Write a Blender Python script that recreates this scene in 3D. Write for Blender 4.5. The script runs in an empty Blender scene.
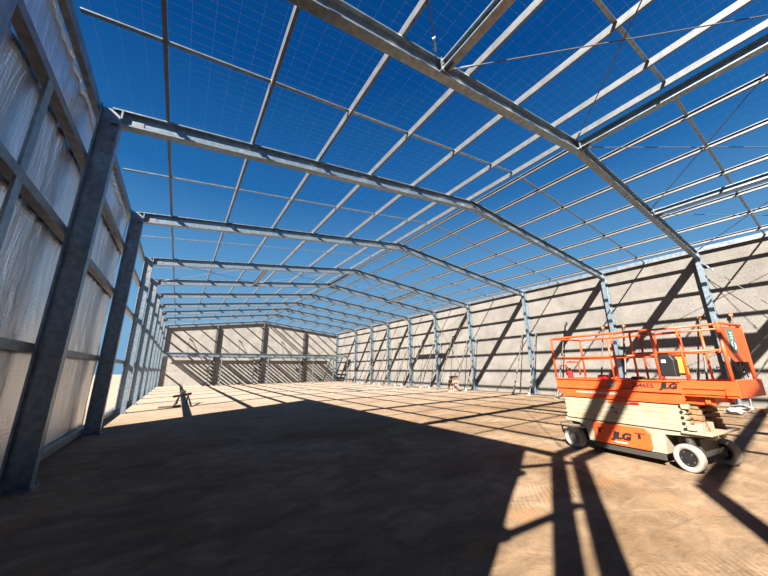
import bpy, bmesh, math, random
from mathutils import Vector, Matrix
random.seed(7)
D = bpy.data
scene = bpy.context.scene
col = scene.collection
V = Vector

# ------------------------------------------------------------------ mesh helper
class MB:
    def __init__(s): s.v = []; s.f = []; s.m = []
    def add(s, vs, fs, mi=0):
        n = len(s.v); s.v += [tuple(v) for v in vs]
        s.f += [tuple(i + n for i in f) for f in fs]; s.m += [mi] * len(fs)
        return s
    def box(s, a, b, mi=0):
        x0, y0, z0 = [min(p, q) for p, q in zip(a, b)]; x1, y1, z1 = [max(p, q) for p, q in zip(a, b)]
        vs = [(x0,y0,z0),(x1,y0,z0),(x1,y1,z0),(x0,y1,z0),(x0,y0,z1),(x1,y0,z1),(x1,y1,z1),(x0,y1,z1)]
        return s.add(vs, [(0,3,2,1),(4,5,6,7),(0,1,5,4),(1,2,6,5),(2,3,7,6),(3,0,4,7)], mi)
    def prof(s, poly, p0, p1, ax, ay, mi=0):
        """closed 2-D outline swept from p0 to p1; ax, ay: axes of the outline"""
        p0, p1, ax, ay = V(p0), V(p1), V(ax), V(ay); n = len(poly)
        d = p1 - p0
        if ax.cross(ay).dot(d) < 0: poly = poly[::-1]
        vs = [p0 + ax * a + ay * b for a, b in poly] + [p1 + ax * a + ay * b for a, b in poly]
        fs = [(i, (i+1) % n, n + (i+1) % n, n + i) for i in range(n)]
        fs += [tuple(range(n))[::-1], tuple(range(n, 2*n))]
        return s.add(vs, fs, mi)
    def bar(s, p0, p1, w, h, up=(0,0,1), mi=0):
        p0, p1 = V(p0), V(p1); d = (p1 - p0).normalized(); u = V(up)
        sx = d.cross(u)
        if sx.length < 1e-4: sx = d.cross(V((0,1,0)))
        sx.normalize(); uy = sx.cross(d).normalized()
        return s.prof([(-w/2,-h/2),(w/2,-h/2),(w/2,h/2),(-w/2,h/2)], p0, p1, sx, uy, mi)
    def cyl(s, p0, p1, r, n=12, mi=0, r2=None):
        p0, p1 = V(p0), V(p1); d = (p1 - p0).normalized()
        a = d.orthogonal().normalized(); b = d.cross(a); r2 = r if r2 is None else r2
        vs = [p0 + (a*math.cos(6.28318*i/n) + b*math.sin(6.28318*i/n))*r for i in range(n)]
        vs += [p1 + (a*math.cos(6.28318*i/n) + b*math.sin(6.28318*i/n))*r2 for i in range(n)]
        fs = [(i, (i+1) % n, n + (i+1) % n, n + i) for i in range(n)] + [tuple(range(n))[::-1], tuple(range(n, 2*n))]
        return s.add(vs, fs, mi)
    def tube(s, pts, r, n=8, mi=0):
        pts = [V(p) for p in pts]; rings = []; base = len(s.v)
        a = None
        for i, p in enumerate(pts):
            d = (pts[min(i+1, len(pts)-1)] - pts[max(i-1, 0)]).normalized()
            a = d.orthogonal().normalized() if a is None else (a - d * a.dot(d)).normalized()
            b = d.cross(a)
            s.v += [tuple(p + (a*math.cos(6.28318*k/n) + b*math.sin(6.28318*k/n))*r) for k in range(n)]
        for i in range(len(pts)-1):
            for k in range(n):
                s.f.append((base+i*n+k, base+i*n+(k+1)%n, base+(i+1)*n+(k+1)%n, base+(i+1)*n+k)); s.m.append(mi)
        s.f.append(tuple(base+k for k in range(n))[::-1]); s.m.append(mi)
        s.f.append(tuple(base+(len(pts)-1)*n+k for k in range(n))); s.m.append(mi)
        return s
    def lathe(s, prof, c, axis, n=28, mi=0):
        """prof: (radius, along axis) closed ring profile"""
        c, ax = V(c), V(axis).normalized(); a = ax.orthogonal().normalized(); b = ax.cross(a); m = len(prof); base = len(s.v)
        for i in range(n):
            t = 2*math.pi*i/n; e = a*math.cos(t) + b*math.sin(t)
            s.v += [tuple(c + e*r + ax*h) for r, h in prof]
        for i in range(n):
            j = (i+1) % n
            for k in range(m):
                l = (k+1) % m
                s.f.append((base+i*m+k, base+j*m+k, base+j*m+l, base+i*m+l)); s.m.append(mi)
        return s
    def build(s, name, mats, parent=None, bevel=0, smooth=False):
        me = D.meshes.new(name); me.from_pydata(s.v, [], s.f)
        if not isinstance(mats, (list, tuple)): mats = [mats]
        for m in mats: me.materials.append(m)
        for p, mi in zip(me.polygons, s.m): p.material_index = mi; p.use_smooth = smooth
        bm = bmesh.new(); bm.from_mesh(me); bmesh.ops.recalc_face_normals(bm, faces=bm.faces); bm.to_mesh(me); bm.free()
        me.update()
        o = D.objects.new(name, me); col.objects.link(o)
        if parent: o.parent = parent
        if bevel:
            b = o.modifiers.new('Bevel', 'BEVEL'); b.width = bevel; b.segments = 2; b.limit_method = 'ANGLE'
        return o

def tag(o, label=None, cat=None, group=None, kind=None):
    if label: o['label'] = label
    if cat: o['category'] = cat
    if group: o['group'] = group
    if kind: o['kind'] = kind
    return o
def empty(name, loc=(0,0,0), rz=0):
    o = D.objects.new(name, None); o.location = loc; o.rotation_euler = (0,0,rz); o.empty_display_size = .2
    col.objects.link(o); return o

# ------------------------------------------------------------------ materials
def newmat(name, colour, rough=.5, metal=0.0, bump=None, var=None, spec=.5):
    """var=(scale, colour2, lo, hi); bump=(scale, strength, distance)"""
    m = D.materials.new(name); m.use_nodes = True; nt = m.node_tree; N = nt.nodes; L = nt.links
    b = N['Principled BSDF']; b.inputs['Base Color'].default_value = (*colour, 1)
    b.inputs['Roughness'].default_value = rough; b.inputs['Metallic'].default_value = metal
    b.inputs['Specular IOR Level'].default_value = spec
    tc = N.new('ShaderNodeTexCoord')
    if var:
        n = N.new('ShaderNodeTexNoise'); n.inputs['Scale'].default_value = var[0]; n.inputs['Detail'].default_value = 6
        r = N.new('ShaderNodeValToRGB'); r.color_ramp.elements[0].position = var[2]; r.color_ramp.elements[1].position = var[3]
        r.color_ramp.elements[0].color = (*colour, 1); r.color_ramp.elements[1].color = (*var[1], 1)
        L.new(tc.outputs['Object'], n.inputs['Vector']); L.new(n.outputs['Fac'], r.inputs['Fac']); L.new(r.outputs['Color'], b.inputs['Base Color'])
    if bump:
        n = N.new('ShaderNodeTexNoise'); n.inputs['Scale'].default_value = bump[0]; n.inputs['Detail'].default_value = 5
        bp = N.new('ShaderNodeBump'); bp.inputs['Strength'].default_value = bump[1]; bp.inputs['Distance'].default_value = bump[2]
        L.new(tc.outputs['Object'], n.inputs['Vector']); L.new(n.outputs['Fac'], bp.inputs['Height']); L.new(bp.outputs['Normal'], b.inputs['Normal'])
    return m

M = {}
M['galv'] = newmat('galvanised_steel', (.17,.225,.265), .4, .72, (40,.12,.01), (9,(.29,.35,.40),.35,.7))
M['galv_dark'] = newmat('aged_galvanised_steel', (.15,.17,.19), .48, .75, (30,.15,.01), (7,(.27,.29,.31),.35,.7))
M['primer'] = newmat('dark_primed_steel', (.07,.06,.052), .6, .2)
M['purlin'] = newmat('galvanised_purlin_steel', (.12,.128,.135), .5, .5, (40,.1,.01), (6,(.165,.172,.178),.35,.7))
M['rod'] = newmat('zinc_rod', (.10,.10,.10), .55, .4)
M['orange'] = newmat('orange_paint', (.54,.064,.012), .42, 0, (60,.06,.01), (3,(.56,.08,.02),.4,.7))
M['cream'] = newmat('cream_paint', (.27,.232,.165), .5, 0, (40,.08,.01), (4,(.23,.18,.115),.45,.75))
M['rust'] = newmat('dusty_brown_steel', (.15,.08,.035), .7, .1, (30,.3,.02), (9,(.25,.17,.09),.4,.7))
M['tyre'] = newmat('pale_tyre_rubber', (.27,.25,.22), .85, 0, (50,.3,.01), (6,(.17,.14,.105),.4,.7))
M['black'] = newmat('black_plastic', (.010,.010,.011), .45)
M['dark'] = newmat('dark_steel', (.07,.065,.06), .5, .6)
M['hub'] = newmat('wheel_hub_metal', (.11,.105,.1), .45, .7)
M['white'] = newmat('white_vinyl', (.42,.42,.41), .5)
M['teal'] = newmat('teal_vinyl', (.02,.12,.10), .45)
M['red'] = newmat('red_paint', (.35,.012,.01), .4)
M['yellow'] = newmat('amber_plastic', (.5,.22,.04), .5)
M['timber'] = newmat('orange_timber', (.33,.13,.05), .75, 0, (20,.3,.02), (5,(.40,.22,.12),.4,.6))
M['paper'] = newmat('rubble_pale', (.30,.285,.26), .8, 0, (30,.3,.02), (8,(.2,.18,.16),.4,.6))
M['darkwood'] = newmat('dark_timber', (.10,.07,.05), .8, 0, (20,.3,.02))
M['mesh'] = newmat('safety_mesh_wire', (.36,.37,.38), .35, .7)

def concrete_mat(name='precast_concrete', q=1.0):
    m = D.materials.new(name); m.use_nodes = True; nt = m.node_tree; N = nt.nodes; L = nt.links; b = N['Principled BSDF']
    b.inputs['Roughness'].default_value = .85; b.inputs['Specular IOR Level'].default_value = .2
    tc = N.new('ShaderNodeTexCoord')
    n1 = N.new('ShaderNodeTexNoise'); n1.inputs['Scale'].default_value = .9; n1.inputs['Detail'].default_value = 8; n1.inputs['Roughness'].default_value = .65
    n2 = N.new('ShaderNodeTexNoise'); n2.inputs['Scale'].default_value = 14; n2.inputs['Detail'].default_value = 6
    L.new(tc.outputs['Object'], n1.inputs['Vector']); L.new(tc.outputs['Object'], n2.inputs['Vector'])
    r = N.new('ShaderNodeValToRGB'); e = r.color_ramp.elements
    e[0].position = .3; e[0].color = (.108*q,.100*q,.090*q,1); e[1].position = .7; e[1].color = (.165*q,.154*q,.140*q,1)
    L.new(n1.outputs['Fac'], r.inputs['Fac'])
    mx = N.new('ShaderNodeMixRGB'); mx.blend_type = 'OVERLAY'; mx.inputs['Fac'].default_value = .35
    L.new(r.outputs['Color'], mx.inputs[1]); L.new(n2.outputs['Fac'], mx.inputs[2]); L.new(mx.outputs[0], b.inputs['Base Color'])
    bp = N.new('ShaderNodeBump'); bp.inputs['Strength'].default_value = .25; bp.inputs['Distance'].default_value = .02
    L.new(n2.outputs['Fac'], bp.inputs['Height']); L.new(bp.outputs['Normal'], b.inputs['Normal'])
    return m
M['concrete'] = concrete_mat(); M['concrete_pale'] = concrete_mat('pale_concrete_panels', 1.55)

def foil_mat():
    m = D.materials.new('foil_sarking'); m.use_nodes = True; nt = m.node_tree; N = nt.nodes; L = nt.links; b = N['Principled BSDF']
    b.inputs['Metallic'].default_value = .92; b.inputs['Roughness'].default_value = .34
    tc = N.new('ShaderNodeTexCoord')
    sep = N.new('ShaderNodeSeparateXYZ'); L.new(tc.outputs['Object'], sep.inputs[0])
    # roll to roll tone: each 1.35 m roll has its own sheen
    dv = N.new('ShaderNodeMath'); dv.operation = 'DIVIDE'; dv.inputs[1].default_value = .68; L.new(sep.outputs['Y'], dv.inputs[0])
    fl = N.new('ShaderNodeMath'); fl.operation = 'FLOOR'; L.new(dv.outputs[0], fl.inputs[0])
    wn = N.new('ShaderNodeTexWhiteNoise'); wn.noise_dimensions = '1D'; L.new(fl.outputs[0], wn.inputs['W'])
    n1 = N.new('ShaderNodeTexNoise'); n1.inputs['Scale'].default_value = 1.3; n1.inputs['Detail'].default_value = 7; L.new(tc.outputs['Object'], n1.inputs['Vector'])
    ad = N.new('ShaderNodeMath'); ad.operation = 'ADD'; L.new(wn.outputs['Value'], ad.inputs[0]); L.new(n1.outputs['Fac'], ad.inputs[1])
    r = N.new('ShaderNodeValToRGB'); e = r.color_ramp.elements
    e[0].position = .45; e[0].color = (.20,.21,.23,1); e[1].position = 1.3/1.5; e[1].color = (.80,.82,.85,1)
    L.new(ad.outputs[0], r.inputs['Fac']); L.new(r.outputs['Color'], b.inputs['Base Color'])
    mp = N.new('ShaderNodeMapping'); mp.inputs['Scale'].default_value = (1, 9, 1.2); L.new(tc.outputs['Object'], mp.inputs[0])
    n2 = N.new('ShaderNodeTexNoise'); n2.inputs['Scale'].default_value = 2.2; n2.inputs['Detail'].default_value = 6; n2.inputs['Distortion'].default_value = .6
    L.new(mp.outputs[0], n2.inputs['Vector'])
    wv = N.new('ShaderNodeTexWave'); wv.bands_direction = 'Z'; wv.inputs['Scale'].default_value = 5; wv.inputs['Distortion'].default_value = 1.5; wv.inputs['Detail'].default_value = 2
    L.new(tc.outputs['Object'], wv.inputs['Vector'])
    mm = N.new('ShaderNodeMath'); mm.operation = 'MULTIPLY_ADD'; mm.inputs[1].default_value = .05; L.new(wv.outputs['Fac'], mm.inputs[0]); L.new(n2.outputs['Fac'], mm.inputs[2])
    bp = N.new('ShaderNodeBump'); bp.inputs['Strength'].default_value = .75; bp.inputs['Distance'].default_value = .03
    L.new(mm.outputs[0], bp.inputs['Height']); L.new(bp.outputs['Normal'], b.inputs['Normal'])
    return m
M['foil'] = foil_mat()

def sand_mat():
    m = D.materials.new('compacted_sand'); m.use_nodes = True; nt = m.node_tree; N = nt.nodes; L = nt.links; b = N['Principled BSDF']
    b.inputs['Roughness'].default_value = .95; b.inputs['Specular IOR Level'].default_value = .1
    tc = N.new('ShaderNodeTexCoord')
    def noise(scale, det, dist=0, sc=None, rough=.6, rot=0):
        n = N.new('ShaderNodeTexNoise'); n.inputs['Scale'].default_value = scale; n.inputs['Detail'].default_value = det
        n.inputs['Distortion'].default_value = dist; n.inputs['Roughness'].default_value = rough
        mp = N.new('ShaderNodeMapping'); mp.inputs['Scale'].default_value = sc or (1,1,1); mp.inputs['Rotation'].default_value = (0,0,rot)
        L.new(tc.outputs['Object'], mp.inputs[0]); L.new(mp.outputs[0], n.inputs['Vector']); return n
    def ramp(src, p0, c0, p1, c1):
        r = N.new('ShaderNodeValToRGB'); e = r.color_ramp.elements; e[0].position = p0; e[0].color = (*c0,1); e[1].position = p1; e[1].color = (*c1,1)
        L.new(src, r.inputs['Fac']); return r
    big = noise(.45, 8, .8, (1,1,1)); streak = noise(1.6, 9, .9, (1.0,2.0,1), .7, .5); fine = noise(22, 6)
    a = ramp(big.outputs['Fac'], .35, (.150,.095,.052), .62, (.235,.165,.105))
    s2 = ramp(streak.outputs['Fac'], .38, (.25,.25,.25), .66, (.72,.72,.72))
    mx = N.new('ShaderNodeMixRGB'); mx.blend_type = 'OVERLAY'; mx.inputs['Fac'].default_value = .55
    L.new(a.outputs['Color'], mx.inputs[1]); L.new(s2.outputs['Color'], mx.inputs[2])
    # damp, oil-dark soil patches
    damp = noise(.33, 7, 1.2, (1,1,1), .7, 1.1); dr = ramp(damp.outputs['Fac'], .50, (0,0,0), .66, (1,1,1))
    mx2 = N.new('ShaderNodeMixRGB'); L.new(mx.outputs[0], mx2.inputs[1]); mx2.inputs[2].default_value = (.12,.078,.048,1)
    sc = N.new('ShaderNodeMath'); sc.operation = 'MULTIPLY'; sc.inputs[1].default_value = .5; L.new(dr.outputs['Color'], sc.inputs[0]); L.new(sc.outputs[0], mx2.inputs[0])
    # orange clay
    cl = noise(.8, 6, 1.0, (1,1,1), .6, 2.2); cr = ramp(cl.outputs['Fac'], .56, (0,0,0), .68, (1,1,1))
    mx3 = N.new('ShaderNodeMixRGB'); L.new(mx2.outputs[0], mx3.inputs[1]); mx3.inputs[2].default_value = (.24,.13,.058,1)
    sc2 = N.new('ShaderNodeMath'); sc2.operation = 'MULTIPLY'; sc2.inputs[1].default_value = .55; L.new(cr.outputs['Color'], sc2.inputs[0]); L.new(sc2.outputs[0], mx3.inputs[0])
    # sand colour blends to a paler tone far down the building
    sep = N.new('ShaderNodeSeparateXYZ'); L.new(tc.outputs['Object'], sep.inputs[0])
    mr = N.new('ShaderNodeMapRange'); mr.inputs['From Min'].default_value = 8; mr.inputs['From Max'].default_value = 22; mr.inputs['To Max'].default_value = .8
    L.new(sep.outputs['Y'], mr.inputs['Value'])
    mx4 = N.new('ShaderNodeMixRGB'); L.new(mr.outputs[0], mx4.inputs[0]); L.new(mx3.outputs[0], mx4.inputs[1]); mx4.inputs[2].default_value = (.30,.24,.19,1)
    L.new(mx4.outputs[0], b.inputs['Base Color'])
    # relief: grit, streaks and curved tyre treads
    wv = N.new('ShaderNodeTexWave'); wv.wave_type = 'BANDS'; wv.inputs['Scale'].default_value = 5.5; wv.inputs['Distortion'].default_value = 7; wv.inputs['Detail'].default_value = 1; wv.inputs['Detail Scale'].default_value = .35
    mpw = N.new('ShaderNodeMapping'); mpw.inputs['Rotation'].default_value = (0,0,.9); L.new(tc.outputs['Object'], mpw.inputs[0]); L.new(mpw.outputs[0], wv.inputs['Vector'])
    msk = noise(.7, 3, .5, (1,2.0,1), .5, .3); mk = ramp(msk.outputs['Fac'], .5, (0,0,0), .6, (1,1,1))
    m1 = N.new('ShaderNodeMath'); m1.operation = 'MULTIPLY'; L.new(wv.outputs['Fac'], m1.inputs[0]); L.new(mk.outputs['Color'], m1.inputs[1])
    m2 = N.new('ShaderNodeMath'); m2.operation = 'MULTIPLY_ADD'; m2.inputs[1].default_value = .38; L.new(m1.outputs[0], m2.inputs[0]); L.new(streak.outputs['Fac'], m2.inputs[2])
    m3 = N.new('ShaderNodeMath'); m3.operation = 'MULTIPLY_ADD'; m3.inputs[1].default_value = .35; L.new(fine.outputs['Fac'], m3.inputs[0]); L.new(m2.outputs[0], m3.inputs[2])
    bp = N.new('ShaderNodeBump'); bp.inputs['Strength'].default_value = .55; bp.inputs['Distance'].default_value = .05
    L.new(m3.outputs[0], bp.inputs['Height']); L.new(bp.outputs['Normal'], b.inputs['Normal'])
    return m
M['sand'] = sand_mat()

# ------------------------------------------------------------------ the building's measures
W = 20.0; ZK = 6.12; SL = .118; RD = .33; APX = 10.0     # width, knee height, rafter slope and depth
CD = .33                                                  # column depth
YS = [-2.88, -.88, 3.1, 6.82, 11.52, 16.28, 20.16, 23.86, 27.67, 31.14, 35.1, 40.8]
def zb(x): return ZK + SL * (x if x <= APX else W - x)    # underside of the rafters
def zt(x): return zb(x) + RD                              # top of the rafters
WALLX = W + CD + .03; ENDY = 40.98
ORD = ['first','second','third','fourth','fifth','sixth','seventh','eighth','ninth','tenth','eleventh','twelfth','thirteenth','fourteenth','fifteenth','sixteenth']

# ------------------------------------------------------------------ setting
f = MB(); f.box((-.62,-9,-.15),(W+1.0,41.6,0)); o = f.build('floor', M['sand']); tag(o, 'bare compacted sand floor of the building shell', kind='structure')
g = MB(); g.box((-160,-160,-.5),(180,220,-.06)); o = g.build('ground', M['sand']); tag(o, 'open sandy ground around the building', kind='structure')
w = MB(); w.box((WALLX,-9,-.05),(WALLX+.18,ENDY+.2,6.62)); o = w.build('wall_right', M['concrete']); tag(o, 'tall tilt-up concrete wall in full sun', kind='structure')
# recessed panel joints of the right wall are real grooves cut as narrow dark strips of backing set between panels
w = MB()
pl = [(-.5,0),(W+.4,0),(W+.4,zt(W)+.02),(APX,zt(APX)+.05),(-.5,zt(0)+.02)]
w.prof(pl, (0,ENDY,0), (0,ENDY+.18,0), (1,0,0), (0,0,1)); o = w.build('wall_back', M['concrete_pale']); tag(o, 'pale concrete end wall behind the mezzanine', kind='structure')

w = MB(); w.box((-.62,-9,-.05),(WALLX+.18,-8.82,6.62)); o = w.build('wall_front_added', M['concrete']); tag(o, 'unseen concrete front wall added behind the photographer to dim the ambient light', kind='structure')  # added out of view to cut the ambient light on the steel
# foil lined left wall (clad only along the nearest bays)
def foil_wall():
    y0, y1, z0, z1 = -.45, 12.35, .02, 6.44; ny, nz = 230, 90
    mb = MB(); vs = []; fs = []
    gz = [.1, 1.95, 3.85, 5.28, 6.4]
    for j in range(nz+1):
        z = z0 + (z1-z0)*j/nz
        for a, b in zip(gz, gz[1:]):
            if a <= z <= b: t = (z-a)/(b-a)
        if z < .1: t = 0
        for i in range(ny+1):
            y = y0 + (y1-y0)*i/ny
            roll = (y/1.35) % 1.0
            sag = .045*math.sin(math.pi*t)*(1+.5*math.sin(y*2.1+z)) * (0.35+.65*math.sin(math.pi*roll))
            wr = .012*math.sin(y*9+2.2*math.sin(z*1.3)+math.sin(y*3.1)*2) + .006*math.sin(y*23+z*3.2)
            vs.append((-.485 + wr - .02 - sag*.6, y, z))
    for j in range(nz):
        for i in range(ny):
            a = j*(ny+1)+i; fs.append((a, a+1, a+ny+2, a+ny+1))
    mb.add(vs, fs)
    o = mb.build('wall_left', M['foil'], smooth=True)
    tag(o, 'left wall lined with silver foil sheets between steel rails', kind='structure')
    cl = MB()
    n = 90; prof = []
    for i in range(n+1):                                   # corrugated outer sheet
        y = y0 - .03 + (y1-y0+.06)*i/n
        prof.append((y, -.60 + (.03 if i % 2 else 0)))
    poly = [(a, b) for a, b in prof] + [(prof[-1][0], -.635), (prof[0][0], -.635)]
    cl.prof([(b, a) for a, b in poly], (0,0,0), (0,0,6.47), (1,0,0), (0,1,0))
    o2 = cl.build('wall_cladding', M['galv_dark']); tag(o2, 'ribbed steel cladding outside the foil lined wall', kind='structure')
foil_wall()

# ------------------------------------------------------------------ portal frames
def isec(d, wd=.1, t=.008, lip=.028):
    h = d/2
    r = [(wd,-h),(wd,-h+lip),(wd-t,-h+lip),(wd-t,-h+t),(t/2,-h+t),(t/2,h-t),(wd-t,h-t),(wd-t,h-lip),(wd,h-lip),(wd,h)]
    return r + [(-a, b) for a, b in r[::-1]]
def bolt(mb, c, ax, r=.014, h=.012):
    c = V(c); ax = V(ax); mb.cyl(c, c + ax*h, r, 6)
def frame(i, y):
    n = len(YS)
    r = empty('portal_frame', (0, y, 0))
    near = i <= 4
    for side in (0, 1):
        xc = -CD/2 if side == 0 else W + CD/2
        top = zt(0) - .01
        c = MB(); c.prof([(b, a) for a, b in isec(CD, .045 if i < 2 else .09)], (xc,0,.02), (xc,0,top), (1,0,0), (0,1,0))
        cc = c.build('column', M['galv'], r)
        s = 1 if side == 0 else -1; xo = 0 if side == 0 else W
        bp = MB(); bp.box((xc-.21,-.16,0),(xc+.21,.16,.02))
        for dx in (-.19,.19):
            for dy in (-.12,.12): bolt(bp, (xc+dx, dy, .02), (0,0,1), .016, .03)
        bp.build('base_plate', M['galv_dark'], cc)
        a = V((xo - s*CD*.5, 0, zb(xo) - SL*CD*.5 + RD/2)); b = V((APX, 0, zb(APX)+RD/2))
        rf = MB()
        # mitred rafter: vertical end cuts
        rf.prof([(q, p) for p, q in isec(RD, .045 if i < 2 else .085)], a, b, (0,0,1), (0,1,0))
        rr = rf.build('rafter', M['galv'], r)
        kp = MB()
        for dy in (-1, 1):
            y0 = dy*.006; y1 = dy*.013
            k = [(xo - s*(CD-.02), top-.95), (xo - s*.02, top-.95), (xo - s*.02, zb(xo)+.0), (xo + s*.32, zb(.32)+.02), (xo+s*.32, zt(.32)-.03), (xo - s*(CD-.02), top-.04)]
            kp.prof(k, (0,y0,0), (0,y1,0), (1,0,0), (0,0,1))
            if near:
                for q in range(4):
                    bolt(kp, (xo - s*.08, y1, top-.9+q*.13), (0,dy,0)); bolt(kp, (xo - s*.24, y1, top-.9+q*.13), (0,dy,0))
        kp.build('knee_plate', M['galv_dark'], r)
    ap = MB()
    for dy in (-1, 1):
        y0 = dy*.006; y1 = dy*.013
        k = [(APX-.5, zb(9.5)+.03),(APX, zb(APX)+.02),(APX+.5, zb(9.5)+.03),(APX+.5, zt(9.5)-.03),(APX, zt(APX)-.03),(APX-.5, zt(9.5)-.03)]
        ap.prof(k, (0,y0,0), (0,y1,0), (1,0,0), (0,0,1))
        if near:
            for q in (-.4,-.28,.28,.4):
                for h in (.08,.24): bolt(ap, (APX+q, y1, zb(APX+abs(q))+h), (0,dy,0))
    ap.build('apex_plate', M['galv_dark'], r)
    return r
fl = ['galvanised steel end frame standing just behind the photographer beyond the scissor lift',
      'galvanised portal frame at the near end of the rod-braced bay over the lift',
      'nearest galvanised portal frame, its rafter crossing the top of the picture',
      'galvanised portal frame whose huge dark left column stands nearest on the foil wall',
      'galvanised portal frame with the second dark left column, at the end of the foil wall',
      'galvanised portal frame with sunlit left column, first one past the foil wall',
      'galvanised portal frame, second one past the end of the foil wall',
      'galvanised portal frame, third one past the end of the foil wall',
      'galvanised portal frame, fourth one past the end of the foil wall',
      'galvanised portal frame third from the concrete end wall',
      'galvanised portal frame in front of the mezzanine, second from the concrete end wall',
      'galvanised end portal frame standing against the concrete end wall']
tag(frame(0, -7.0), 'galvanised steel frame farthest behind the photographer near the added front wall', 'portal frame', 'galvanised portal frames')
for i, y in enumerate(YS):
    r = frame(i, y); tag(r, fl[i], 'portal frame', 'galvanised portal frames')

# ------------------------------------------------------------------ purlins, struts, girts, bridging
def csec(d, wd=.075, t=.006, lip=.02, flip=1):
    p = [(0,0),(wd,0),(wd,lip),(wd-t,lip),(wd-t,t),(t,t),(t,d-t),(wd-t,d-t),(wd-t,d-lip),(wd,d-lip),(wd,d),(0,d)]
    return [(flip*(a-wd/2), b) for a, b in p]
PX = [.68, 2.3, 3.92, 5.54, 7.16, 8.75, 9.8]
for side in (0, 1):
    for k, x in enumerate(PX):
        xx = x if side == 0 else W - x
        s = 1 if side == 0 else -1
        nrm = V((-SL*s, 0, 1)).normalized(); tx = V((1,0,SL*s)).normalized()
        ys0 = {0: YS[1]-.1, 1: -7.1}.get(k, YS[0]-.1) if side == 0 else YS[0]-.1
        mb = MB(); mb.prof(csec(.135, .055, flip=s), (0, ys0, 0), (0, YS[-1]+.1, 0), tx, nrm)
        o = mb.build('roof_purlin', M['purlin']); o.location = (xx, 0, zt(x)+.004)
        lab = 'long galvanised roof purlin, %s one %s' % (ORD[k], 'up from the left eave' if side == 0 else 'up from the sunlit right wall')
        if k == 6: lab = 'long galvanised ridge purlin on the %s side of the roof peak' % ('left' if side == 0 else 'right')
        tag(o, lab, 'purlin', 'roof purlins')
# eave beams
for side in (0, 1):
    x = -CD-.08 if side == 0 else W + CD - .09
    mb = MB(); mb.prof(csec(.2, .09, flip=(-1 if side == 0 else 1)), (0, YS[1]-.1 if side == 0 else YS[0]-.1, 0), (0, YS[-1]+.1, 0), (1,0,0), (0,0,1))
    o = mb.build('eave_beam', M['galv_dark']); o.location = (x, 0, 6.33 if side == 0 else zt(W)+.004)
    tag(o, 'long steel eave beam along the top of the %s' % ('foil-lined left wall' if side == 0 else 'concrete right wall'), 'beam', 'eave beams')
# girts on the left wall
for k, z in enumerate([.05, 1.88, 3.78, 5.2]):
    mb = MB(); mb.prof(csec(.13, .13, flip=-1), (0, -.45, 0), (0, YS[-1], 0), (1,0,0), (0,0,1))
    o = mb.build('wall_girt', M['galv_dark']); o.location = (-CD-.068, 0, z)
    tag(o, ['low galvanised bottom rail along the foot of the left wall','long horizontal steel rail at chest height on the left wall',
            'long horizontal steel rail halfway up the left wall','highest horizontal steel rail on the left wall below the eave beam'][k], 'wall rail', 'horizontal rails on the left wall')
# bridging straps, one line per bay and roof slope
for i in range(len(YS)-1):
    ym = (YS[i]+YS[i+1])/2
    if i == 0: continue
    for side in (0, 1):
        mb = MB()
        f0 = lambda x: (x, ym, zt(x)+.11)
        a, b = ((-.3, 9.8) if side == 0 else (W+.2, W-9.8))
        fa = (a, ym, zt(0)+.11 + SL*(-.3 if side == 0 else -.2)); fb = (b, ym, zt(9.8)+.11)
        mb.bar(fa, fb, .065, .022)
        o = mb.build('bridging_strap', M['galv'])
        bay = {1:'rod-braced bay above the scissor lift', 2:'bay right behind the nearest rafter', 3:'bay between the dark left columns'}.get(i,
              '%s bay past the foil wall' % ORD[max(i-4,0)])
        tag(o, 'thin steel strap across the purlins, %s slope, %s' % (('left','right')[side], bay), 'strap', 'bridging straps across the purlins')
# vertical straps on the left wall
for i in (2,):
    ym = (YS[i]+YS[i+1])/2
    mb = MB(); mb.box((-CD-.04, ym-.085, 1.95), (-CD-.005, ym+.085, 5.25)); o = mb.build('wall_strap', M['galv'])
    tag(o, 'upright flat steel strap on the foil wall %s' % ('left of the nearest big column' if i == 2 else 'between the two big dark columns'), 'strap', 'upright straps on the foil wall')

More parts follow.
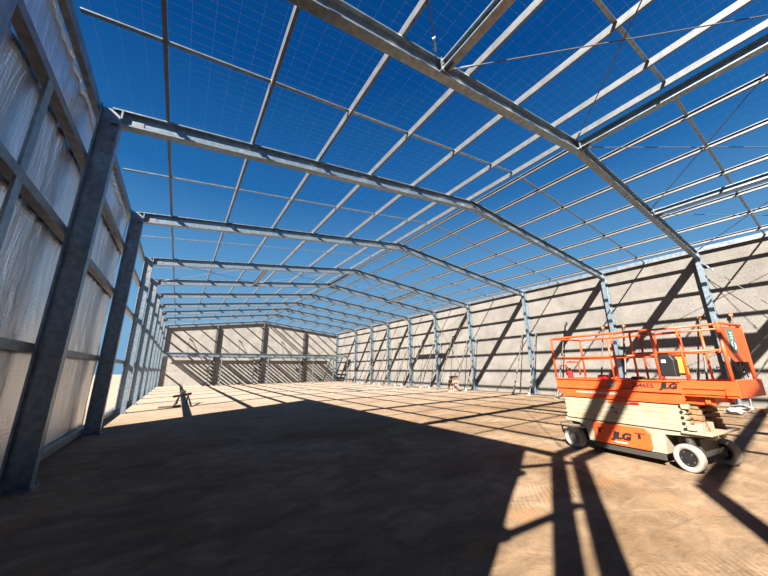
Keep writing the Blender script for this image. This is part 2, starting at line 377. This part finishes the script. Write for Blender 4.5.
# roof struts and rods of the braced bays
def strut(x, ya, yb, lab):
    mb = MB()
    z = zb(x) + .07
    mb.prof([(a, b) for a, b in isec(.2, .08)], (x, ya+.02, z+.1), (x, yb-.02, z+.1), (1,0,0), (0,0,1))
    o = mb.build('roof_strut', M['galv']); tag(o, lab, 'strut', 'roof struts between rafters')
def rod(p, q, lab, cat='bracing rod', g='diagonal roof bracing rods', r=.011):
    mb = MB(); p, q = V(p), V(q); mb.cyl(p, q, r, 8)
    root = mb.build('bracing_rod', M['rod']); tag(root, lab, cat, g)
    d = (q-p).normalized()
    for a, e in ((p, d), (q, -d)):
        t = MB(); t.cyl(a + e*.25, a + e*.5, .022, 8); t.build('turnbuckle', M['galv'], root)
    return root
xs = [0, 4.85, 10, 15.1, 20]
cellname = ['leftmost','left-of-ridge','right-of-ridge','rightmost']
for ya, yb, bn in ((YS[1], YS[2], 'nearest braced bay'), (YS[5], YS[6], 'far braced bay')):
    for k, x in enumerate(xs[1:-1]):
        strut(x, ya, yb, 'heavy galvanised strut %s in the %s' % (['on the left roof slope','under the roof ridge','on the right roof slope'][k], bn))
    for k in range(4):
        xa, xb = xs[k], xs[k+1]
        da = .12 if xa == 0 else 0; db = -.12 if xb == 20 else 0
        for q, (p0, p1) in enumerate((((xa+.12, ya+.02), (xb-.12, yb-.02)), ((xa+.12, yb-.02), (xb-.12, ya+.02)))):
            rod((p0[0], p0[1], zb(p0[0])+RD-.06-.04*q), (p1[0], p1[1], zb(p1[0])+RD-.06-.04*q),
                'thin steel rod, %s, %s cell, from its %s left corner' % (bn, cellname[k], ['near','far'][q]))
    for q in (0, 1):
        p = (W-.03-.04*q, ya+.1, 5.9 if q == 0 else .35); e = (W-.03-.04*q, yb-.1, .35 if q == 0 else 5.9)
        rod(p, e, 'thin steel rod on the sunlit wall, %s, high at its %s end' % (bn, ['near','far'][q]), g='wall bracing rods on the right')

strut(4.85, -7.0, YS[0], 'heavy galvanised strut on the left roof slope behind the photographer')
# cleats joining struts to the nearest rafter
for k, x in enumerate(xs[1:-1]):
    mb = MB(); mb.box((x-.11, YS[2]-.12, zb(x)+.02), (x+.11, YS[2]-.105, zb(x)+RD-.02)); mb.box((x-.006, YS[2]-.3, zb(x)+.01), (x+.006, YS[2]-.105, zb(x)+RD-.02))
    for dx in (-.07, .07):
        for dz in (.07, .17, .26): bolt(mb, (x+dx, YS[2]-.12, zb(x)+dz), (0,-1,0), .016, .02)
    o = mb.build('strut_cleat', M['galv_dark']); tag(o, 'bolted steel cleat holding the %s strut to the nearest rafter' % ['left slope','ridge','right slope'][k], 'cleat', 'strut cleats on the nearest rafter')

# doubled frame and braces beyond the cladding's near end
tag(frame(0, -1.25), 'galvanised portal frame doubled up just behind the first frame of the braced bay', 'portal frame', 'galvanised portal frames')
for k, (a, b) in enumerate((((-.4,-.34,3.75),(-.4,-1.22,4.9)), ((-.4,-.34,5.45),(-.4,-1.22,6.2)))):
    mb = MB(); mb.bar(a, b, .1, .1); o = mb.build('diagonal_brace', M['galv_dark']); tag(o, '%s short diagonal steel brace by the near end of the foil wall' % ('lower','upper')[k], 'brace', 'diagonal braces by the wall end')

# end wall columns
for k, x in enumerate((4.85, 10, 15.3)):
    root = empty('wind_column', (x, YS[-1], 0))
    mb = MB(); mb.prof([(a, b) for a, b in isec(.3, .09)], (0,0,.02), (0,0,zb(x)-.005), (1,0,0), (0,1,0)); mb.build('column', M['primer'], root)
    mb = MB(); mb.box((-.17,-.16,0),(.17,.16,.02)); mb.build('base_plate', M['galv_dark'], root)
    tag(root, 'tall steel wind column against the end wall, %s' % ['left one','middle one under the ridge','right one'][k], 'column', 'end wall columns')

# ------------------------------------------------------------------ mezzanine frame and stair
MY = 36.75
mz = empty('mezzanine_frame', (8.8, MY, 0)); tag(mz, 'open steel mezzanine frame with bare joists along the end wall', 'mezzanine')
def loc(mb): mb.v = [(x-8.8, y-MY, z) for x, y, z in mb.v]; return mb
mb = MB(); mb.prof(csec(.32, .1), (0, 0, 0), (17.9, 0, 0), (0,-1,0), (0,0,1)); mb.v = [(x+.05, y+MY+.0, z+2.98) for x, y, z in mb.v]; loc(mb).build('edge_beam', M['galv'], mz)
mb = MB(); mb.box((.05, MY-.06, 3.3), (19.75, MY+.06, 3.33)); loc(mb).build('edge_strip', M['galv'], mz)
for k in range(35):
    x = .12 + k*.51
    mb = MB(); mb.prof(csec(.19, .06), (x, MY+.06, 3.08), (x, ENDY-.45, 3.08), (1,0,0), (0,0,1)); loc(mb).build('joist', M['galv_dark'], mz)
mb = MB(); mb.prof(csec(.3, .1), (.05, ENDY-.45, 2.98), (17.9, ENDY-.45, 2.98), (0,1,0), (0,0,1)); loc(mb).build('edge_beam', M['galv_dark'], mz)
for x in (5.25, 9.95, 15.2, 17.85):
    mb = MB(); mb.box((x-.045, MY-.045, .015), (x+.045, MY+.045, 2.98)); mb.box((x-.12, MY-.12, 0), (x+.12, MY+.12, .015)); loc(mb).build('post', M['galv'], mz)
for x in (4.3, 8.9, 14.3):
    mb = MB(); mb.box((x-.05, MY+2.2, 0), (x+.05, MY+2.3, 3.08)); loc(mb).build('post', M['galv_dark'], mz)
mb = MB(); mb.box((17.9, MY-.1, 3.2), (19.8, MY+1.0, 3.26)); mb.box((17.9, MY-.12, 2.98), (19.8, MY-.06, 3.2)); loc(mb).build('landing', M['galv'], mz)
mb = MB(); mb.box((19.7, MY-.1, 0), (19.8, MY, 2.98)); loc(mb).build('post', M['galv'], mz)

st = empty('steel_stair', (18.85, 39, 0)); tag(st, 'dark steel stair with thin treads beside the right wall', 'stair')
y0, z0, y1, z1 = 40.3, .02, 37.75, 3.16
for x in (18.05, 19.6):
    mb = MB(); mb.bar((x-18.85, y0-39, z0+.1), (x-18.85, y1-39, z1), .05, .22); mb.build('stringer', M['galv'], st)
for k in range(1, 13):
    t = k/13; mb = MB(); yy = y0+(y1-y0)*t-39; zz = z0+(z1-z0)*t
    mb.box((-.78, yy-.13, zz), (.73, yy+.13, zz+.04)); mb.build('tread', M['galv_dark'], st)

# ------------------------------------------------------------------ tilt-up panel props
def prop(top, foot, lab, grp):
    top, foot = V(top), V(foot)
    top = top - V((.16,0,0)) if abs((top-foot).x) > .5 else top - V((0,.16,0)); root = empty('panel_prop', foot)
    t = top - foot; d = t.normalized()
    mb = MB(); mb.cyl(d*.12, t*.55, .038, 10); mb.build('outer_tube', M['dark'], root)
    mb = MB(); mb.cyl(t*.53, t - d*.1, .027, 10); mb.build('inner_tube', M['primer'], root)
    mb = MB(); mb.cyl(t*.53 - d*.05, t*.53 + d*.07, .045, 10); mb.build('collar', M['rust'], root)
    mb = MB(); side = V((0,1,0)) if abs(d.x) > .05 else V((1,0,0))
    if abs(d.x) > .05:
        mb.box((-.13,-.09,0),(.13,.09,.03)); mb.box((-.05,-.05,.03),(.05,.05,.18))
        hb = MB(); hb.prof([(.14,-.1),(.155,-.1),(.155,.09),(.14,.09),(.14,.04),(-.06,.02),(-.06,-.07),(.14,-.05)], (t.x, t.y-.05, t.z), (t.x, t.y+.05, t.z), (1,0,0), (0,0,1))
    else:
        mb.box((-.09,-.13,0),(.09,.13,.03)); mb.box((-.05,-.05,.03),(.05,.05,.18))
        hb = MB(); hb.prof([(.14,-.1),(.155,-.1),(.155,.09),(.14,.09),(.14,.04),(-.06,.02),(-.06,-.07),(.14,-.05)], (t.x-.05, t.y, t.z), (t.x+.05, t.y, t.z), (0,1,0), (0,0,1))
    mb.build('foot_plate', M['paper'], root); hb.build('head_bracket', M['timber'] if top.y < 8 else M['galv_dark'], root)
    tag(root, lab, 'prop', grp)
cn = ['beyond the scissor lift by the picture edge','','behind the lift platform front rail','behind the middle of the lift platform','left of the scissor lift','first column left of that','','','','','','']
desc = {2:'flanking the column right behind the lift control box', 3:'flanking the column right behind the lift platform middle', 4:'flanking the first column left of the scissor lift', 5:'flanking the second column left of the scissor lift',
        6:'flanking the third column left of the scissor lift', 7:'flanking the fourth column left of the scissor lift', 8:'flanking the fifth column left of the scissor lift', 9:'flanking the column nearest the stair', 10:'beside the steel stair'}
for i in range(2, 10):
    y = YS[i]
    for q, dy in enumerate((.47, -.47)):
        prop((WALLX, y+dy, 3.6), (WALLX-1.75, y+dy*1.1, 0), 'leaning steel wall prop, %s one %s' % (('farther','nearer')[q], desc[i]), 'panel props along the right wall')
    if i in (3, 5, 6, 7, 8):
        ym = (YS[i]+YS[i+1])/2
        prop((WALLX, ym, 4.1), (WALLX-2.2, ym, 0), 'tall leaning wall prop midway between two columns, %s bay left of the lift' % ORD[{3:0,5:1,6:2,7:3,8:4}[i]], 'panel props along the right wall')
for k, x in enumerate((.12+.51*4, .12+.51*14, .12+.51*24)):
    prop((x, ENDY, 5.1), (x, ENDY-1.3, 3.272), 'short leaning prop on the end wall standing on the mezzanine joists, %s of three' % ['left','middle','right'][k], 'props on the end wall')

# ------------------------------------------------------------------ safety mesh over the roof
def roofmesh():
    mb = MB(); r = .0009
    def wire(p, q):
        p, q = V(p), V(q); d = (q-p).normalized(); a = d.orthogonal().normalized(); b = d.cross(a)
        o3 = [a*r, (a*-.5+b*.87)*r, (a*-.5-b*.87)*r]
        mb.add([p+e for e in o3]+[q+e for e in o3], [(0,1,4,3),(1,2,5,4),(2,0,3,5)])
    zz = .147
    y = YS[0]
    while y < YS[-1]:
        for xs_ in ((-.3, APX), (APX, W+.25)):
            pts = []; n = 6
            for k in range(n+1):
                x = xs_[0] + (xs_[1]-xs_[0])*k/n
                base = zb(x) if 0 <= x <= W else ZK - SL*.3
                pts.append((x, y + .03*math.sin(k*2.3+y*5), base+RD+zz))
            for a, b in zip(pts, pts[1:]): wire(a, b)
        y += .15 if y < 13 else .3
    x = -.2
    while x < W+.2:
        base = zb(min(max(x,0),W))
        wire((x, YS[0], base+RD+zz), (x, YS[-1], base+RD+zz)); x += .3
    o = mb.build('safety_mesh', M['mesh']); tag(o, 'fine wire safety mesh laid over all the roof purlins', 'wire mesh', kind='stuff')
roofmesh()

# ------------------------------------------------------------------ scissor lift
LANG = math.atan2(-.994, -.108)
L0 = empty('scissor_lift', (8.49, 3.69, 0), LANG)
tag(L0, 'orange and cream electric scissor lift parked on the sand by the right wall', 'scissor lift')
def B(name, boxes, mat, parent=L0, bevel=.008):
    mb = MB()
    for a, b in boxes: mb.box(a, b)
    return mb.build(name, mat, parent, bevel=bevel)
WD = 1.06
# chassis
ch = MB()
ch.prof([(.38,.2),(1.6,.2),(1.62,.5),(2.1,.53),(2.1,.575),(-.06,.575),(-.06,.52),(.22,.5),(.34,.4)], (0,.03,0), (0,WD-.03,0), (1,0,0), (0,0,1))
chas = ch.build('chassis', M['cream'], L0, bevel=.01)
B('axle_housing', [((-.04,.2,.16),(.3,WD-.2,.5))], M['dark']); B('axle_housing', [((1.7,.22,.2),(1.98,WD-.22,.47))], M['dark'])
B('front_shelf', [((1.86,-.02,.565),(2.22,WD+.02,.60)), ((2.08,.3,.47),(2.14,.42,.57)), ((2.08,.62,.47),(2.14,.74,.57))], M['cream'])
B('rear_bracket', [((-.16,.0,.40),(.32,.05,.44)), ((.02,.02,.3),(.2,.1,.44)), ((-.13,.02,.27),(-.1,.9,.33)), ((-.13,.02,.3),(.0,.05,.33))], M['cream'])
B('step_bar', [((-.24,.15,.2),(-.2,.85,.24)), ((-.24,.15,.2),(-.08,.19,.24)), ((-.24,.81,.2),(-.08,.85,.24))], M['dark'])
B('pothole_guard', [((.46,.02,.1),(1.58,.06,.19))], M['dark']); B('pothole_guard', [((.46,WD-.06,.1),(1.58,WD-.02,.19))], M['dark'])
# orange side door, both sides
for side in (0, 1):
    vy0, vy1 = (-.015, .03) if side == 0 else (WD-.03, WD+.015)
    d = MB(); d.prof([(.52,.21),(1.38,.21),(1.43,.26),(1.43,.49),(1.36,.555),(.5,.555)], (0,vy0,0), (0,vy1,0), (1,0,0), (0,0,1))
    door = d.build('battery_door', M['orange'], L0, bevel=.012)
    yy = vy0-.012 if side == 0 else vy1
    for u in (.62, 1.27):
        h = MB(); h.box((u-.02,yy,.38),(u+.02,yy+.012,.45)); h.box((u-.06,yy,.462),(u+.09,yy+.012,.47)); h.build('latch', M['black'], door)
# lettering
def text(s, u, z, size, mat, name, vy=-.02, ext=.002, parent=L0, shear=0, bold=.0, wide=1.0):
    cu = D.curves.new('lettering', 'FONT'); cu.body = s; cu.size = size; cu.extrude = ext; cu.offset = bold; cu.align_x = 'CENTER'; cu.align_y = 'CENTER'; cu.shear = shear
    t = D.objects.new('tmp', cu); col.objects.link(t); dg = bpy.context.evaluated_depsgraph_get()
    me = D.meshes.new_from_object(t.evaluated_get(dg)); D.objects.remove(t)
    me.materials.clear(); me.materials.append(mat)
    o = D.objects.new(name, me); col.objects.link(o); o.parent = parent
    o.scale = (wide,1,1)
    o.location = (u, vy, z); o.rotation_euler = (math.radians(90), 0, 0); return o
text('JLG', .98, .37, .155, M['black'], 'door_lettering', -.0175, shear=.25, bold=.011, wide=1.25)
B('white_decal', [((.86,-.0175,.255),(1.06,-.014,.275))], M['white'], bevel=0)

# scissor stack
for lv in range(5):
    z = .59 + lv*.084
    for side in (0, 1):
        v0, v1 = ((.0,.07) if side == 0 else (WD-.07, WD))
        mb = MB(); n = 8; a, b = .04, 1.93; r = .0405
        pts = [(a, z), (b, z)] + [(b + r*math.sin(math.pi*k/n), z + r - r*math.cos(math.pi*k/n)) for k in range(1, n)] + [(b, z+2*r), (a, z+2*r)] + \
              [(a - r*math.sin(math.pi*k/n), z + r + r*math.cos(math.pi*k/n)) for k in range(1, n)]
        mb.prof(pts, (0,v0,0), (0,v1,0), (1,0,0), (0,0,1))
        arm = mb.build('scissor_arm', M['cream'], L0, bevel=.003)
        p = MB(); yy = v0-.015 if side == 0 else v1
        for u in (b-.01, ): p.cyl((u, yy, z+r), (u, yy+.015, z+r), .022, 10)
        p.build('pivot_pin', M['black'], arm)
    for uu in (1.95, .08):
        mb = MB(); mb.cyl((uu,.07,z+.038),(uu,WD-.07,z+.038),.034,10); mb.build('cross_tube', M['rust'], L0)
    for va, vb in ((.2,.27),(WD-.27,WD-.2)):
        mb = MB(); mb.box((1.55,va,z),(2.12-.015*lv,vb,z+.07)); mb.build('inner_arm', M['rust'], L0)
B('guide_block', [((1.93,-.03,.93),(2.02,.06,1.0)), ((1.95,-.03,.62),(2.05,.05,.7)), ((2.02,.05,.6),(2.1,.5,.72))], M['cream'])
B('maintenance_bar', [((.86,-.02,.935),(1.22,-.002,.975))], M['orange'])
B('bar_grip', [((1.22,-.021,.936),(1.36,-.002,.974))], M['red'])
B('access_knob', [((.9,-.012,.83),(.93,0,.87)), ((.95,-.012,.76),(.98,0,.79))], M['black'])

# platform deck
dk = MB()
dk.box((-.1,0,1.06),(1.98,WD,1.12))
deck = dk.build('platform_deck', M['orange'], L0, bevel=.006)
def toe(v0, v1, u0, u1, z0, z1, name, cut=True, parent=deck):
    mb = MB()
    pts = [(u0+(.1 if cut else 0), z0), (u1, z0), (u1, z1), (u0, z1), (u0, z0+(.1 if cut else 0))]
    mb.prof(pts, (0,v0,0), (0,v1,0), (1,0,0), (0,0,1)); return mb.build(name, M['orange'], parent, bevel=.005)
toe(-.012,.012,-.12,2.0,1.03,1.35,'side_board'); toe(WD-.012,WD+.012,-.12,2.0,1.03,1.35,'side_board')
B('board_ledge', [((-.11,-.045,1.165),(2.0,-.012,1.19)), ((-.115,-.035,1.335),(2.0,.02,1.36)), ((.0,-.03,1.0),(2.0,.0,1.03))], M['orange'], deck, .004)
B('end_board', [((-.12,0,1.12),(-.1,WD,1.35))], M['orange'], deck)
ex = MB(); ex.box((1.2,.04,1.125),(2.6,WD-.04,1.16)); exd = ex.build('extension_deck', M['orange'], L0, bevel=.005)
toe(.02,.035,1.98,2.62,1.16,1.36,'side_board',False,exd); toe(WD-.035,WD-.02,1.98,2.62,1.16,1.36,'side_board',False,exd)
B('board_ledge', [((1.98,0,1.24),(2.5,.02,1.27)), ((2.48,0,1.16),(2.5,.02,1.27))], M['orange'], exd, .004)
B('front_board', [((2.6,.02,1.13),(2.625,WD-.02,1.38))], M['orange'], exd)
B('deck_underframe', [((1.9,.15,1.0),(2.3,.22,1.12)), ((1.9,WD-.22,1.0),(2.3,WD-.15,1.12)), ((2.2,.1,1.02),(2.26,WD-.1,1.12))], M['orange'], exd)
text('JLG', 1.83, 1.265, .115, M['black'], 'board_lettering', -.0145, shear=.25, bold=.008, parent=deck, wide=1.25)
text('2646ES', 1.47, 1.265, .1, M['black'], 'model_number', -.0145, bold=.0015, wide=1.1, parent=deck)
B('teal_sticker', [((.94,-.016,1.22),(1.03,-.012,1.31))], M['teal'], deck, 0)
text('%', .985, 1.265, .07, M['white'], 'sticker_mark', -.0185, parent=deck)
mb = MB(); u = .3
random.seed(3)
while u < 1.05:
    l = random.uniform(.012,.035); mb.box((u,-.015,1.085),(u+l,-.0125,1.115)); u += l + random.choice((.008,.008,.02))
mb.build('small_print', M['white'], deck)

# rails
def rail(name, pts, r=.02, parent=L0, mat='orange'):
    mb = MB(); mb.tube(pts, r, 10); return mb.build(name, M[mat], parent, smooth=True)
def corner(p, q, s, rr=.07):
    """a rounded corner q between p and s"""
    p, q, s = V(p), V(q), V(s); a = (p-q).normalized()*rr; b = (s-q).normalized()*rr; out = []
    for k in range(7):
        t = k/6; out.append(q + a*(1-t)**2 + b*t**2)
    return out
TZ, MZ = 2.2, 1.77
gr = {}
for side in (0, 1):
    v = .0 if side == 0 else WD
    h = L0
    rail('top_rail', [(-.11,v,1.36)] + corner((-.11,v,1.36),(-.11,v,TZ),(1.75,v,TZ)) + corner((-.11,v,TZ),(1.75,v,TZ),(1.75,v,1.36)) + [(1.75,v,1.36)], .021)
    rail('mid_rail', [(-.11,v,MZ),(1.75,v,MZ)], .02)
    for u in (.5, 1.12) if side == 1 else (1.12,):
        rail('post', [(u,v,1.34),(u,v,TZ)], .02)
    vi = v + (.07 if side == 0 else -.07)
    rail('extension_rail', [(1.4,vi,1.2)] + corner((1.4,vi,1.2),(1.4,vi,TZ+.0),(2.55,vi,TZ)) + [(2.55,vi,TZ)], .018)
    rail('extension_rail', [(1.4,vi,MZ+.04),(2.55,vi,MZ+.04)], .018)
    rail('post', [(2.08,vi,1.36),(2.08,vi,TZ)], .018)
    rail('corner_post', [(2.57,vi,1.3),(2.57,vi,TZ+.02)], .024)
rail('end_rail', [(-.11,0,TZ),(-.11,WD,TZ)], .02); rail('end_rail', [(-.11,0,MZ),(-.11,WD,MZ)], .02)
rail('end_rail', [(2.57,.07,TZ+.02),(2.57,WD-.07,TZ+.02)], .022); rail('end_rail', [(2.57,.07,MZ),(2.57,WD-.07,MZ)], .02)
# gate at the rear
gp = MB(); gp.tube([(-.13,.42,1.4)] + corner((-.13,.42,1.4),(-.13,.42,1.7),(-.13,.9,1.7)) + corner((-.13,.42,1.7),(-.13,.9,1.7),(-.13,.9,1.4)) + [(-.13,.9,1.4)], .018, 8); gp.build('gate', M['orange'], L0, smooth=True)
# front sheet with hire sign
fp = MB(); fp.prof([(.09,1.72),(WD-.09,1.72),(WD-.09,2.17),(.09,2.17)], (2.585,0,0), (2.592,0,0), (0,1,0), (0,0,1))
sheet = fp.build('front_panel', M['orange'], L0)
fp = MB(); fp.prof([(.12,1.72),(WD-.12,1.72),(WD-.2,1.64),(.3,1.64)], (2.585,0,0), (2.592,0,0), (0,1,0), (0,0,1)); fp.build('lower_flap', M['orange'], sheet)
fp = MB(); fp.box((2.592,.28,1.78),(2.600,.52,2.13)); sg = fp.build('hire_sign', M['teal'], sheet, bevel=.002)
fp = MB(); ring = [(2.602, .395 + .06*math.cos(t), 1.88 + .065*math.sin(t)) for t in [k*math.pi*2/20 for k in range(21)]]
fp.tube(ring, .006, 6)
for k in range(5): fp.box((2.599,.34+.012*(k%2),1.975+k*.026),(2.603,.45,1.987+k*.026))
fp.build('sign_marks', M['white'], sg)
rail('manual_tube', [(2.56,.15,2.14),(2.56,.85,2.14)], .012, L0, 'red')
# control box
cb = MB(); cb.prof([(1.72,1.42),(1.96,1.42),(1.97,1.68),(1.93,1.76),(1.8,1.78),(1.72,1.72)], (0,.03,0), (0,.17,0), (1,0,0), (0,0,1)); cbx = cb.build('control_box', M['black'], L0, bevel=.015)
B('control_label', [((1.8,.026,1.64),(1.86,.031,1.69))], M['white'], cbx, 0)
B('manual_box', [((1.42,WD-.1,1.42),(1.78,WD-.03,1.75))], M['yellow'])
# coil cable
pts = []
for k in range(160):
    t = k/159; pts.append((2.02+.5*t, .2+.015*math.cos(t*75), 1.62-.14*math.sin(math.pi*min(t*1.1,1))+.05*(t>.95)*0 + .018*math.sin(t*75)))
mb = MB(); mb.tube(pts, .006, 6); mb.build('coiled_cable', M['black'], L0, smooth=True)
pts = [(2.55, .62+.085*math.cos(t), 1.58+.085*math.sin(t)) for t in [k*2*math.pi/24 for k in range(25)]]
mb = MB(); mb.tube(pts, .013, 8); mb.tube([(2.55,.62,1.7),(2.54,.8,1.72),(2.5,.95,1.55),(2.5,1.0,1.4)], .009, 6); mb.build('hose_loop', M['black'], L0, smooth=True)
mb = MB(); mb.cyl((.02,.3,1.13),(.02,.3,1.5),.055,14); mb.cyl((.02,.3,1.5),(.02,.3,1.56),.025,10); mb.tube([(.02,.3,1.55),(-.05,.22,1.62),(-.08,.1,1.6)], .009, 6, 0); mb.build('extinguisher', M['red'], L0)
B('red_case', [((.42,.55,1.12),(.62,.75,1.42))], M['red'], L0, .04)
B('tool_bag', [((1.1,.4,1.12),(1.3,.6,1.4))], M['black'], L0, .04)

# wheels
def wheel(c, yaw, out, r=.2, wd=.125, bighub=False):
    root = D.objects.new('wheel', None); 
    R = Matrix.Rotation(yaw, 3, 'Z'); ax = R @ V((0,1,0))
    mb = MB(); h = wd/2
    mb.lathe([(r*.62,-h*.8),(r*.9,-h),(r*.98,-h*.8),(r,-h*.4),(r,h*.4),(r*.98,h*.8),(r*.9,h),(r*.62,h*.8)], (0,0,0), ax, 36)
    ty = mb.build('wheel', M['tyre'], L0, smooth=True); ty.location = c
    D.objects.remove(root)
    mb = MB(); mb.lathe([(r*.12,-h*.55),(r*.63,-h*.55),(r*.63,-h*.8),(r*.66,-h*.8),(r*.66,h*.8),(r*.63,h*.8),(r*.63,h*.55),(r*.12,h*.55)], (0,0,0), ax, 28)
    mb.cyl(ax*(-h*.75), ax*(h*.75), r*.3, 16); rim = mb.build('rim', M['hub'] if c[0] < 1 else M['black'], ty)
    for k in range(5):
        t = k*2*math.pi/5; e = (ax.orthogonal().normalized()*math.cos(t) + ax.cross(ax.orthogonal().normalized())*math.sin(t))*r*.45
        q = MB(); q.cyl(e - ax*h*.7, e + ax*h*.7, r*.05, 6); q.build('wheel_nut', M['galv_dark'], rim)
    if bighub:
        q = MB(); q.cyl(ax*(-h), ax*(-h*2.0), r*.42, 18); q.cyl(ax*(-h*2.0), ax*(-h*2.4), r*.28, 14); q.build('drive_motor', M['hub'], ty)
    return ty
wheel((.07,.065,.2), 0, -1); wheel((.07,WD-.065,.2), 0, 1)
wheel((1.86,.07,.2), math.radians(-12), -1); wheel((1.98,WD+.0,.2), math.radians(-24), 1, bighub=True)
for v in (.12, WD-.12):
    mb = MB(); mb.box((1.84,v-.03 if v>.5 else v+.0,.36),(1.94,v if v>.5 else v+.06,.47)); mb.cyl((1.89,v,.38),(1.89,v,.5),.05,12); mb.build('steering_knuckle', M['dark'], L0)

# ------------------------------------------------------------------ small things on the floor
# orange crates stacked upright by the wall
for k in range(4):
    p = empty('crate', (17.85, 16.2, .0+k*.27)); p.scale = (.52,.52,.9); z = 0
    s = MB()
    for q in range(6): s.box((-.5+q*.17,-.5,.24),(-.5+q*.17+.12,.5,.265))
    s.build('top_boards', M['timber'], p)
    s = MB()
    for yy in (-.48,-.05,.38): s.box((-.5,yy,.06),(.5,yy+.1,.24))
    s.build('bearers', M['paper'], p)
    s = MB()
    for q in range(3): s.box((-.5+q*.42,-.5,0),(-.5+q*.42+.12,.5,.06))
    s.build('bottom_boards', M['timber'], p)
    tag(p, 'orange slatted timber crate by the right wall, %s in its stack' % ['lowest','second from the bottom','second from the top','topmost'][k], 'crate', 'orange crates stacked by the right wall')

# dark timber trestle with a tool lying on it near the left columns
tr = empty('timber_trestle', (1.9, 18.6, 0)); tr.scale = (.62,.9,.8); tag(tr, 'low dark trestle of rough timbers standing on the sunlit sand at left', 'trestle')
mb = MB(); mb.bar((-.65,-.2,.5),(.55,.1,.62),.14,.12); mb.build('top_beam', M['black'], tr)
for a, b in (((-.5,-.45,.02),(-.2,-.1,.55)), ((-.35,.4,.02),(-.25,0,.55)), ((.55,-1.5,.03),(.3,0,.58)), ((.35,.5,.02),(.3,.1,.6))):
    mb = MB(); mb.bar(a, b, .09, .08); mb.build('leg', M['black'], tr)
mb = MB(); mb.box((-.15,-.15,.6),(.15,.2,.82)); mb.build('motor_block', M['black'], tr, bevel=.03)
mb = MB(); mb.bar((-.95,-.6,.04),(-.1,-.5,.05),.08,.08); o = mb.build('timber_offcut', M['darkwood']); o.location = (1.95,18.0,0)
tag(o, 'dark timber offcut lying on the sand beside the trestle', 'offcut')

# rubble right of the lift
random.seed(11)
def rock(name, c, r, mat, lab, cat, grp=None, flat=.5):
    bm = bmesh.new(); bmesh.ops.create_icosphere(bm, subdivisions=2, radius=1)
    for v in bm.verts:
        n = 1 + random.uniform(-.22,.22); v.co = V((v.co.x*r*n, v.co.y*r*n*random.uniform(.85,1.1), v.co.z*r*n*flat))
    mz_ = min(v.co.z for v in bm.verts)
    for v in bm.verts: v.co.z -= mz_
    me = D.meshes.new(name); bm.to_mesh(me); bm.free(); me.materials.append(mat)
    o = D.objects.new(name, me); o.location = c; col.objects.link(o); tag(o, lab, cat, grp); return o
lx = [((17.2,2.75,0),.22,'paper','pale lump of concrete rubble right behind the lift, leftmost of the heap'),((17.65,2.35,0),.15,'darkwood','dark lump in the middle of the rubble heap behind the lift'),
      ((18.1,2.75,0),.25,'paper','largest pale lump of rubble right of the scissor lift'),((18.4,2.35,0),.13,'timber','small orange-brown lump at the right end of the rubble heap')]
for c, r, m_, lab in lx: rock('rubble_lump', c, r, M[m_], lab, 'rubble', 'rubble lumps beside the lift')
for k, (a, b) in enumerate((((16.6,2.45,.04),(17.5,2.2,.05)), ((17.4,2.1,.04),(18.5,1.95,.04)), ((15.2,1.75,.035),(16.6,1.6,.035)))):
    mb = MB(); mb.bar(a, b, .07, .07); o = mb.build('timber_offcut', M['darkwood'] if k != 1 else M['timber'])
    tag(o, ['dark timber offcut in front of the rubble heap','orange timber offcut at the right of the rubble heap','thin dark offcut alone on the sand right of the lift'][k], 'offcut', 'timber offcuts right of the lift')

# ------------------------------------------------------------------ light, sky, camera
sd = V((1, .565, -.8)).normalized()
sun = D.lights.new('sun', 'SUN'); sun.energy = 32; sun.angle = math.radians(.53); sun.color = (1, .93, .84)
so = D.objects.new('sun', sun); so.rotation_euler = sd.to_track_quat('-Z', 'Y').to_euler(); so.location = (-30,-20,30); col.objects.link(so)
wd = D.worlds.new('sky'); scene.world = wd; wd.use_nodes = True; nt = wd.node_tree; N = nt.nodes; Lk = nt.links
bg = N['Background']; tc = N.new('ShaderNodeTexCoord'); sp = N.new('ShaderNodeSeparateXYZ'); rp = N.new('ShaderNodeValToRGB')
Lk.new(tc.outputs['Generated'], sp.inputs[0]); Lk.new(sp.outputs['Z'], rp.inputs['Fac']); Lk.new(rp.outputs['Color'], bg.inputs['Color'])
e = rp.color_ramp.elements
e[0].position = 0; e[0].color = (.22,.44,.68,1); e[1].position = 1; e[1].color = (.001,.045,.20,1)
for p, c in ((.12,(.20,.44,.70)), (.3,(.105,.32,.62)), (.5,(.018,.155,.44)), (.75,(.002,.07,.27))):
    q = e.new(p); q.color = (*c, 1)
bg.inputs['Strength'].default_value = 1.25

cam = D.cameras.new('camera'); co = D.objects.new('camera', cam); col.objects.link(co); scene.camera = co
cam.sensor_width = 36; cam.lens = 306.26/768*36; cam.clip_start = .05; cam.clip_end = 600
rx, ry, rz = [math.radians(a) for a in (14.732, .609, -33.238)]
Rm = Matrix.Rotation(rz, 3, 'Z') @ Matrix.Rotation(rx, 3, 'X') @ Matrix.Rotation(ry, 3, 'Y')
right, fwd, up = Rm.col[0], Rm.col[1], Rm.col[2]
mw = Matrix((( right.x, up.x, -fwd.x, 1.506), (right.y, up.y, -fwd.y, 0), (right.z, up.z, -fwd.z, 1.595), (0,0,0,1)))
co.matrix_world = mw

vs = scene.view_settings; vs.view_transform = 'Standard'; vs.look = 'None'; vs.exposure = -.35; vs.gamma = 1; vs.use_curve_mapping = False
